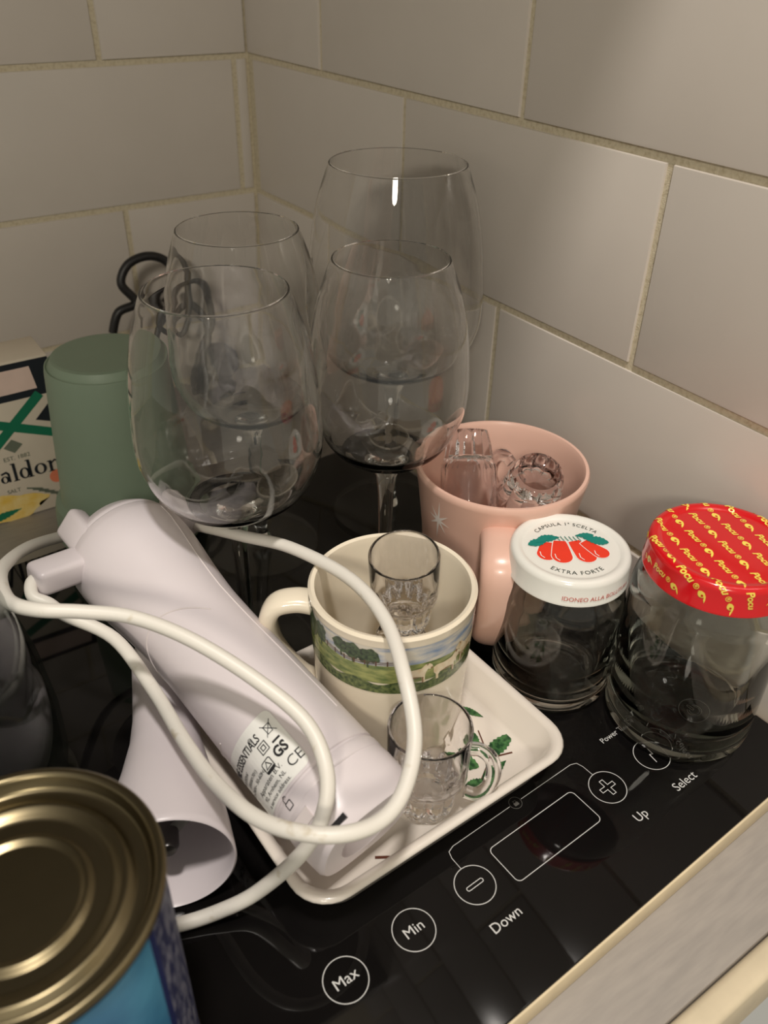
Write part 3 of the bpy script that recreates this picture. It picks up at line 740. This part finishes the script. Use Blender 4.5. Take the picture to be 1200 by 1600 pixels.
CORD = [(-0.2840, -0.3365, .0772), (-0.2890, -0.3375, 0.0770), (-0.2910, -0.3445, .0745), (-0.2862, -0.3500, 0.0720), (-0.2820, -0.3592, 0.0700), (-0.2679, -0.3786, 0.0640), (-0.2643, -0.4134, 0.0610), (-0.2641, -0.4453, 0.0600), (-0.2629, -0.4710, 0.0620), (-0.2591, -0.4965, 0.0690), (-0.2507, -0.5133, 0.0740), (-0.2386, -0.5219, 0.0740), (-0.2244, -0.5229, 0.0720), (-0.2114, -0.5178, 0.0740), (-0.1984, -0.5052, 0.0800), (-0.1901, -0.4865, 0.0900), (-0.1807, -0.4598, 0.0935), (-0.1788, -0.4296, 0.0935), (-0.1857, -0.3913, 0.0880), (-0.1957, -0.3613, 0.0800), (-0.2050, -0.3290, 0.0700), (-0.2131, -0.3020, 0.0600), (-0.2331, -0.2840, 0.0550), (-0.2604, -0.2860, 0.0600), (-0.2827, -0.3075, 0.0750), (-0.2982, -0.3376, 0.0900), (-0.3034, -0.3641, 0.1000), (-0.3032, -0.3824, 0.1040), (-0.2960, -0.3947, 0.1060), (-0.2818, -0.4026, 0.1040), (-0.2662, -0.4140, 0.1020), (-0.2515, -0.4334, 0.0980), (-0.2376, -0.4578, 0.0900), (-0.2290, -0.4798, 0.0820), (-0.2308, -0.4968, 0.0740), (-0.2372, -0.5043, 0.0620), (-0.2453, -0.5014, 0.0420), (-0.2597, -0.4897, 0.0140), (-0.2740, -0.4839, 0.0060), (-0.2875, -0.4790, 0.0035), (-0.2993, -0.4735, 0.0035), (-0.3120, -0.4650, 0.0035)]
tube('cord', spline(CORD, 7), .0029, 'cord', hb, 12)

# ------------------------------------------------------------------ blender foot (shaft with bell)
bc = Vector((-.2850, -.4680, .0262)); bd = Vector((-.36, -.93, 0)).normalized(); bt = Vector((-.2400, -.3510, .0175))
bd = (bc - bt).normalized(); LS = (bc - bt).length
bf = thing('blender_foot', 'white bell-shaped blender foot lying under the motor unit, next to the can', 'blender foot', mtx=frame(bt, bd))
bp = [(0, -.002), (.0120, -.002), (.0150, 0), (.0158, .010), (.0150, .030), (.0146, .048), (.0156, .064), (.0188, .082), (.0225, .098), (.0246, .112), (.0258, LS - .003), (.0260, LS), (.0252, LS + .0006), (.0244, LS - .001),
      (.0236, .112), (.0212, .100), (.0170, .086), (.0120, .078), (0, .076)]
lathe('bell', bp, 'white_plastic', bf, 72, angle=60)
lathe('blade_hub', [(0, .120), (.0032, .1195), (.0044, .117), (.0044, .098), (.0065, .094), (.0065, .076), (0, .076)], 'steel', bf, 24)
for k_ in (0, 1):
    a_ = .6 + math.pi * k_
    bl = [(.002, -.003, .110), (.016, -.0022, .107), (.0165, .0018, .107), (.002, .003, .110), (.002, -.003, .1112), (.016, -.0022, .1082), (.0165, .0018, .1082), (.002, .003, .1112)]
    bl = [(x * math.cos(a_) - y * math.sin(a_), x * math.sin(a_) + y * math.cos(a_), z) for x, y, z in bl]
    link('blade', recalc(mesh('blade', bl, [(0, 1, 2, 3), (4, 7, 6, 5), (0, 4, 5, 1), (1, 5, 6, 2), (2, 6, 7, 3), (3, 7, 4, 0)])), 'steel', bf, False)

# ------------------------------------------------------------------ tin can
can = thing('tin_can', 'tin can with gold ringed lid and blue label in the near corner', 'can', (-.3338, -.5122, .0003))
R_ = .0378; Hc = .1150
wall = [(0, .001), (.034, .001), (.036, 0), (R_ + .0007, .0006), (R_ + .0007, .0030), (R_ - .0004, .0045), (R_ - .0004, Hc - .0055), (R_ - .0002, Hc - .0040)]
lathe('wall', wall, 'gold', can, 96)
lp = [(R_ - .0002, Hc - .0042), (R_ + .0008, Hc - .0036), (R_ + .0012, Hc - .0022), (R_ + .0012, Hc - .0006), (R_ + .0004, Hc), (R_ - .0012, Hc), (R_ - .0020, Hc - .0010), (R_ - .0026, Hc - .0042), (R_ - .0036, Hc - .0050), (R_ - .0042, Hc - .0051), (R_ - .0066, Hc - .0051), (R_ - .0072, Hc - .0050),
      (R_ - .0086, Hc - .0030), (R_ - .0104, Hc - .0028), (R_ - .0122, Hc - .0046), (R_ - .0136, Hc - .0050), (R_ - .0142, Hc - .0050), (R_ - .0174, Hc - .0050), (R_ - .0180, Hc - .0050), (R_ - .0190, Hc - .0036), (R_ - .0204, Hc - .0036), (R_ - .0214, Hc - .0050), (R_ - .0219, Hc - .0050), (R_ - .0230, Hc - .0050), (0, Hc - .0050)]
lathe('lid', lp, 'gold', can, 128, angle=70)
def arc_strip(name, a0, a1, z0, z1, r, m, k_=24):
    v, f = [], []
    for i in range(k_ + 1):
        a = math.radians(a0 + (a1 - a0) * i / k_)
        for rr in (r, r + .00025):
            for z in (z0, z1): v.append((rr * math.cos(a), rr * math.sin(a), z))
    for i in range(k_):
        b_ = i * 4; f += [(b_ + 2, b_ + 6, b_ + 7, b_ + 3), (b_, b_ + 1, b_ + 5, b_ + 4), (b_ + 1, b_ + 3, b_ + 7, b_ + 5), (b_, b_ + 4, b_ + 6, b_ + 2)]
    return link(name, recalc(mesh(name, v, f)), m, can, True, 50)
arc_strip('label_picture', -170, -48, .006, Hc - .0060, R_ - .0003, 'can_blue', 60)
arc_strip('label_edge', -48, -44, .006, Hc - .0060, R_ - .0003, 'can_edge', 6)
arc_strip('label_panel', -44, 80, .006, Hc - .0060, R_ - .0003, 'can_navy', 40)

# ------------------------------------------------------------------ sage green cup turned upside down
cup = thing('sage_cup', 'sage green plastic cup upside down behind the hand blender', 'cup', (-.2045, -.2065, .0003))
lathe('body', [(.0445, .0), (.0462, .0006), (.0466, .0020), (.0452, .0190), (.0440, .0235), (.0405, .0260), (.0398, .030), (.0365, .075), (.0338, .1105), (.0332, .1140), (.0326, .1142), (.0318, .1136), (.0312, .1142), (.0292, .1180), (.0274, .1186), (.0262, .1186), (.0, .1186),
              (0, .1160), (.0290, .1150), (.0322, .1090), (.0385, .030), (.0425, .020), (.0445, 0)], 'sage', cup, 96, angle=32)

# ------------------------------------------------------------------ salt box
BX0, BX1, BY, BZ0, BZ1 = -.312, -.2225, -.1420, -.0130, .0980
box = thing('salt_box', 'white and green cardboard salt box behind the sage cup', 'box', ((BX0 + BX1) / 2, BY, BZ0))
rbox('carton', (BX1 - BX0, .034, BZ1 - BZ0), (0, .017, (BZ1 - BZ0) / 2), 'card', box, bev=.0008)
def fmap(e): return lambda x, z: (x - (BX0 + BX1) / 2, -e, z - BZ0)
def face(name, polys, m, e=.0002): return printed(name, polys, fmap(e), m, box)
face('printed_frame', [[(BX0, .0720), (BX1, .0720), (BX1, .0965), (BX0, .0965)]], 'card_black')
face('printed_panel', [[(BX0 + .01, .0760), (BX1 - .010, .0770), (BX1 - .012, .0925), (BX0 + .01, .0925)]], 'card_pink', .0003)
face('printed_stripe', stroke([(-.2750, .0350), (-.2320, .0730)], .0062), 'card_green', .00025)
face('printed_stripe', stroke([(-.2800, .0660), (-.2200, .0400)], .0062), 'card_green', .0003)
face('printed_triangle', [[(-.2380, .0555), (-.2250, .0680), (-.2240, .0500)]], 'card_black', .0003)
face('printed_diamond', [[(-.2615, .0410), (-.2555, .0460), (-.2495, .0410), (-.2555, .0360)]], 'card_grey', .0003)
text('printed_text', 'EST. 1882', .0042, lambda x, z: fmap(.0003)(-.2550 + x, .0325 + z), 'card_grey', box)
def oval(cx, cz, rx, rz, ix, iz, k_=28):
    A_ = circle2(cx, cz, rx, k_, rz); B_ = circle2(cx, cz, ix, k_, iz)
    return [[A_[i], A_[(i + 1) % k_], B_[(i + 1) % k_], B_[i]] for i in range(k_)]
def serif(x, z, w): return stroke([(x - w, z), (x + w, z)], .0007)
LZ, XH, AH = .0158, .0078, .0128                               # baseline, x-height, ascender
def stem_(x, z1, w=.0019): return stroke([(x, LZ), (x, z1)], w) + serif(x, LZ, .0019) + serif(x - .0006, z1, .0013)
word = {'M': stroke([(-.2815, LZ), (-.2815, LZ + AH)], .0007) + stroke([(-.2812, LZ + AH), (-.2765, LZ + .0006)], .0020) + stroke([(-.2765, LZ + .0006), (-.2722, LZ + AH)], .0007) + stem_(-.2717, LZ + AH, .0022),
        'a': oval(-.2655, LZ + .0026, .0026, .0027, .0011, .0021) + stroke([(-.2627, LZ), (-.2627, LZ + XH * .8), (-.2640, LZ + XH), (-.2672, LZ + XH * .88)], .0014),
        'l': stem_(-.2585, LZ + AH), 'd': oval(-.2526, LZ + XH / 2, .0034, XH / 2 + .0002, .0016, XH / 2 - .0006) + stem_(-.2491, LZ + AH),
        'o': oval(-.2423, LZ + XH / 2, .0040, XH / 2 + .0002, .0020, XH / 2 - .0006), 'n': stem_(-.2355, LZ + XH) + stroke([(-.2350, LZ + XH * .75), (-.2325, LZ + XH), (-.2300, LZ + XH * .8)], .0011) + stem_(-.2298, LZ + XH * .8)}
for ch in 'Maldon': face('printed_letter', word[ch], 'card_black', .0003)
text('printed_text', 'SALT', .0040, lambda x, z: fmap(.0003)(-.2620 + x, .0085 + z), 'card_grey', box)
face('printed_basket', [blob(-.2700, -.0035, .0260, .0100, .4)], 'card_yellow', .00025)
face('printed_hatching', sum([stroke([(-.2540 + i * .0035, .0080 - i * .0022), (-.2440 + i * .0035, .0045 - i * .0022)], .0012) for i in range(7)], []), 'card_grey', .0003)
face('printed_fruit', [circle2(-.2330, .0110, .0050, 20)], 'card_coral', .0003)
face('printed_leaf', [leaf(-.2850, -.0100, -.2600, -.0060, .003)], 'card_green', .0003)

# ------------------------------------------------------------------ black cable bundle by the wall
cbl = thing('cable_bundle', 'loops of black cable lying against the left wall behind the wine glasses', 'cable')
L1 = [(-.150, -.040, .060), (-.143, -.040, .075), (-.128, -.040, .080), (-.136, -.036, .095), (-.128, -.034, .108), (-.112, -.034, .112), (-.098, -.036, .106), (-.091, -.042, .090), (-.096, -.048, .068), (-.110, -.050, .050), (-.122, -.052, .062), (-.118, -.052, .078),
      (-.104, -.050, .086), (-.084, -.046, .086), (-.072, -.044, .072), (-.074, -.046, .050), (-.090, -.052, .030), (-.105, -.056, .010), (-.100, -.064, -.004), (-.082, -.072, -.0095), (-.060, -.082, -.0098)]
tube('cord', spline(L1, 8), .0034, 'cable', cbl, 12)
L2 = [(-.128, -.046, .046), (-.115, -.044, .066), (-.094, -.044, .074), (-.080, -.050, .060), (-.084, -.058, .038), (-.098, -.060, .020), (-.096, -.064, .0), (-.080, -.070, -.0090)]
tube('cord', spline(L2, 8), .0034, 'cable', cbl, 12)
rbox('plug', (.030, .026, .046), (-.078, -.060, .0105), 'cable', cbl, bev=.005, seg=3, rot=(.1, .25, .3))

# ------------------------------------------------------------------ glass jug at the left edge
jug = thing('glass_jug', 'dark clear glass jug with a grey foot at the left edge', 'jug', (-.3505, -.3800, .0003))
JP = [(0, .006), (.036, .006), (.044, .008), (.0505, .016), (.0530, .030), (.0535, .048), (.0515, .075), (.0470, .100), (.0435, .115), (.0440, .120), (.0428, .1202), (.0418, .115), (.0452, .100), (.0496, .075), (.0514, .048), (.0508, .030), (.0482, .018), (.040, .0110), (0, .0100)]
lathe('vessel', JP, 'jug', jug, 96, angle=50)
lathe('foot', [(0, 0), (.0525, 0), (.0540, .0015), (.0540, .0060), (.0500, .0085), (.040, .0060), (0, .0058)], 'jug', jug, 80)

# ------------------------------------------------------------------ light that reaches surfaces through the glassware
for li in (lamp_d, room_d): li.cycles.is_caustics_light = True
GLASSY = {M[k_].name for k_ in ('wine', 'stem', 'jar', 'acryl')}
for ob in scene.objects:
    if ob.type == 'MESH':
        if ob.data.materials and ob.data.materials[0].name in GLASSY: ob.cycles.is_caustics_caster = True
        elif ob.name.split('.')[0] in ('tile', 'wall_left', 'wall_right', 'dish', 'body', 'worktop', 'carton') and ob.data.materials[0].name not in GLASSY: ob.cycles.is_caustics_receiver = True
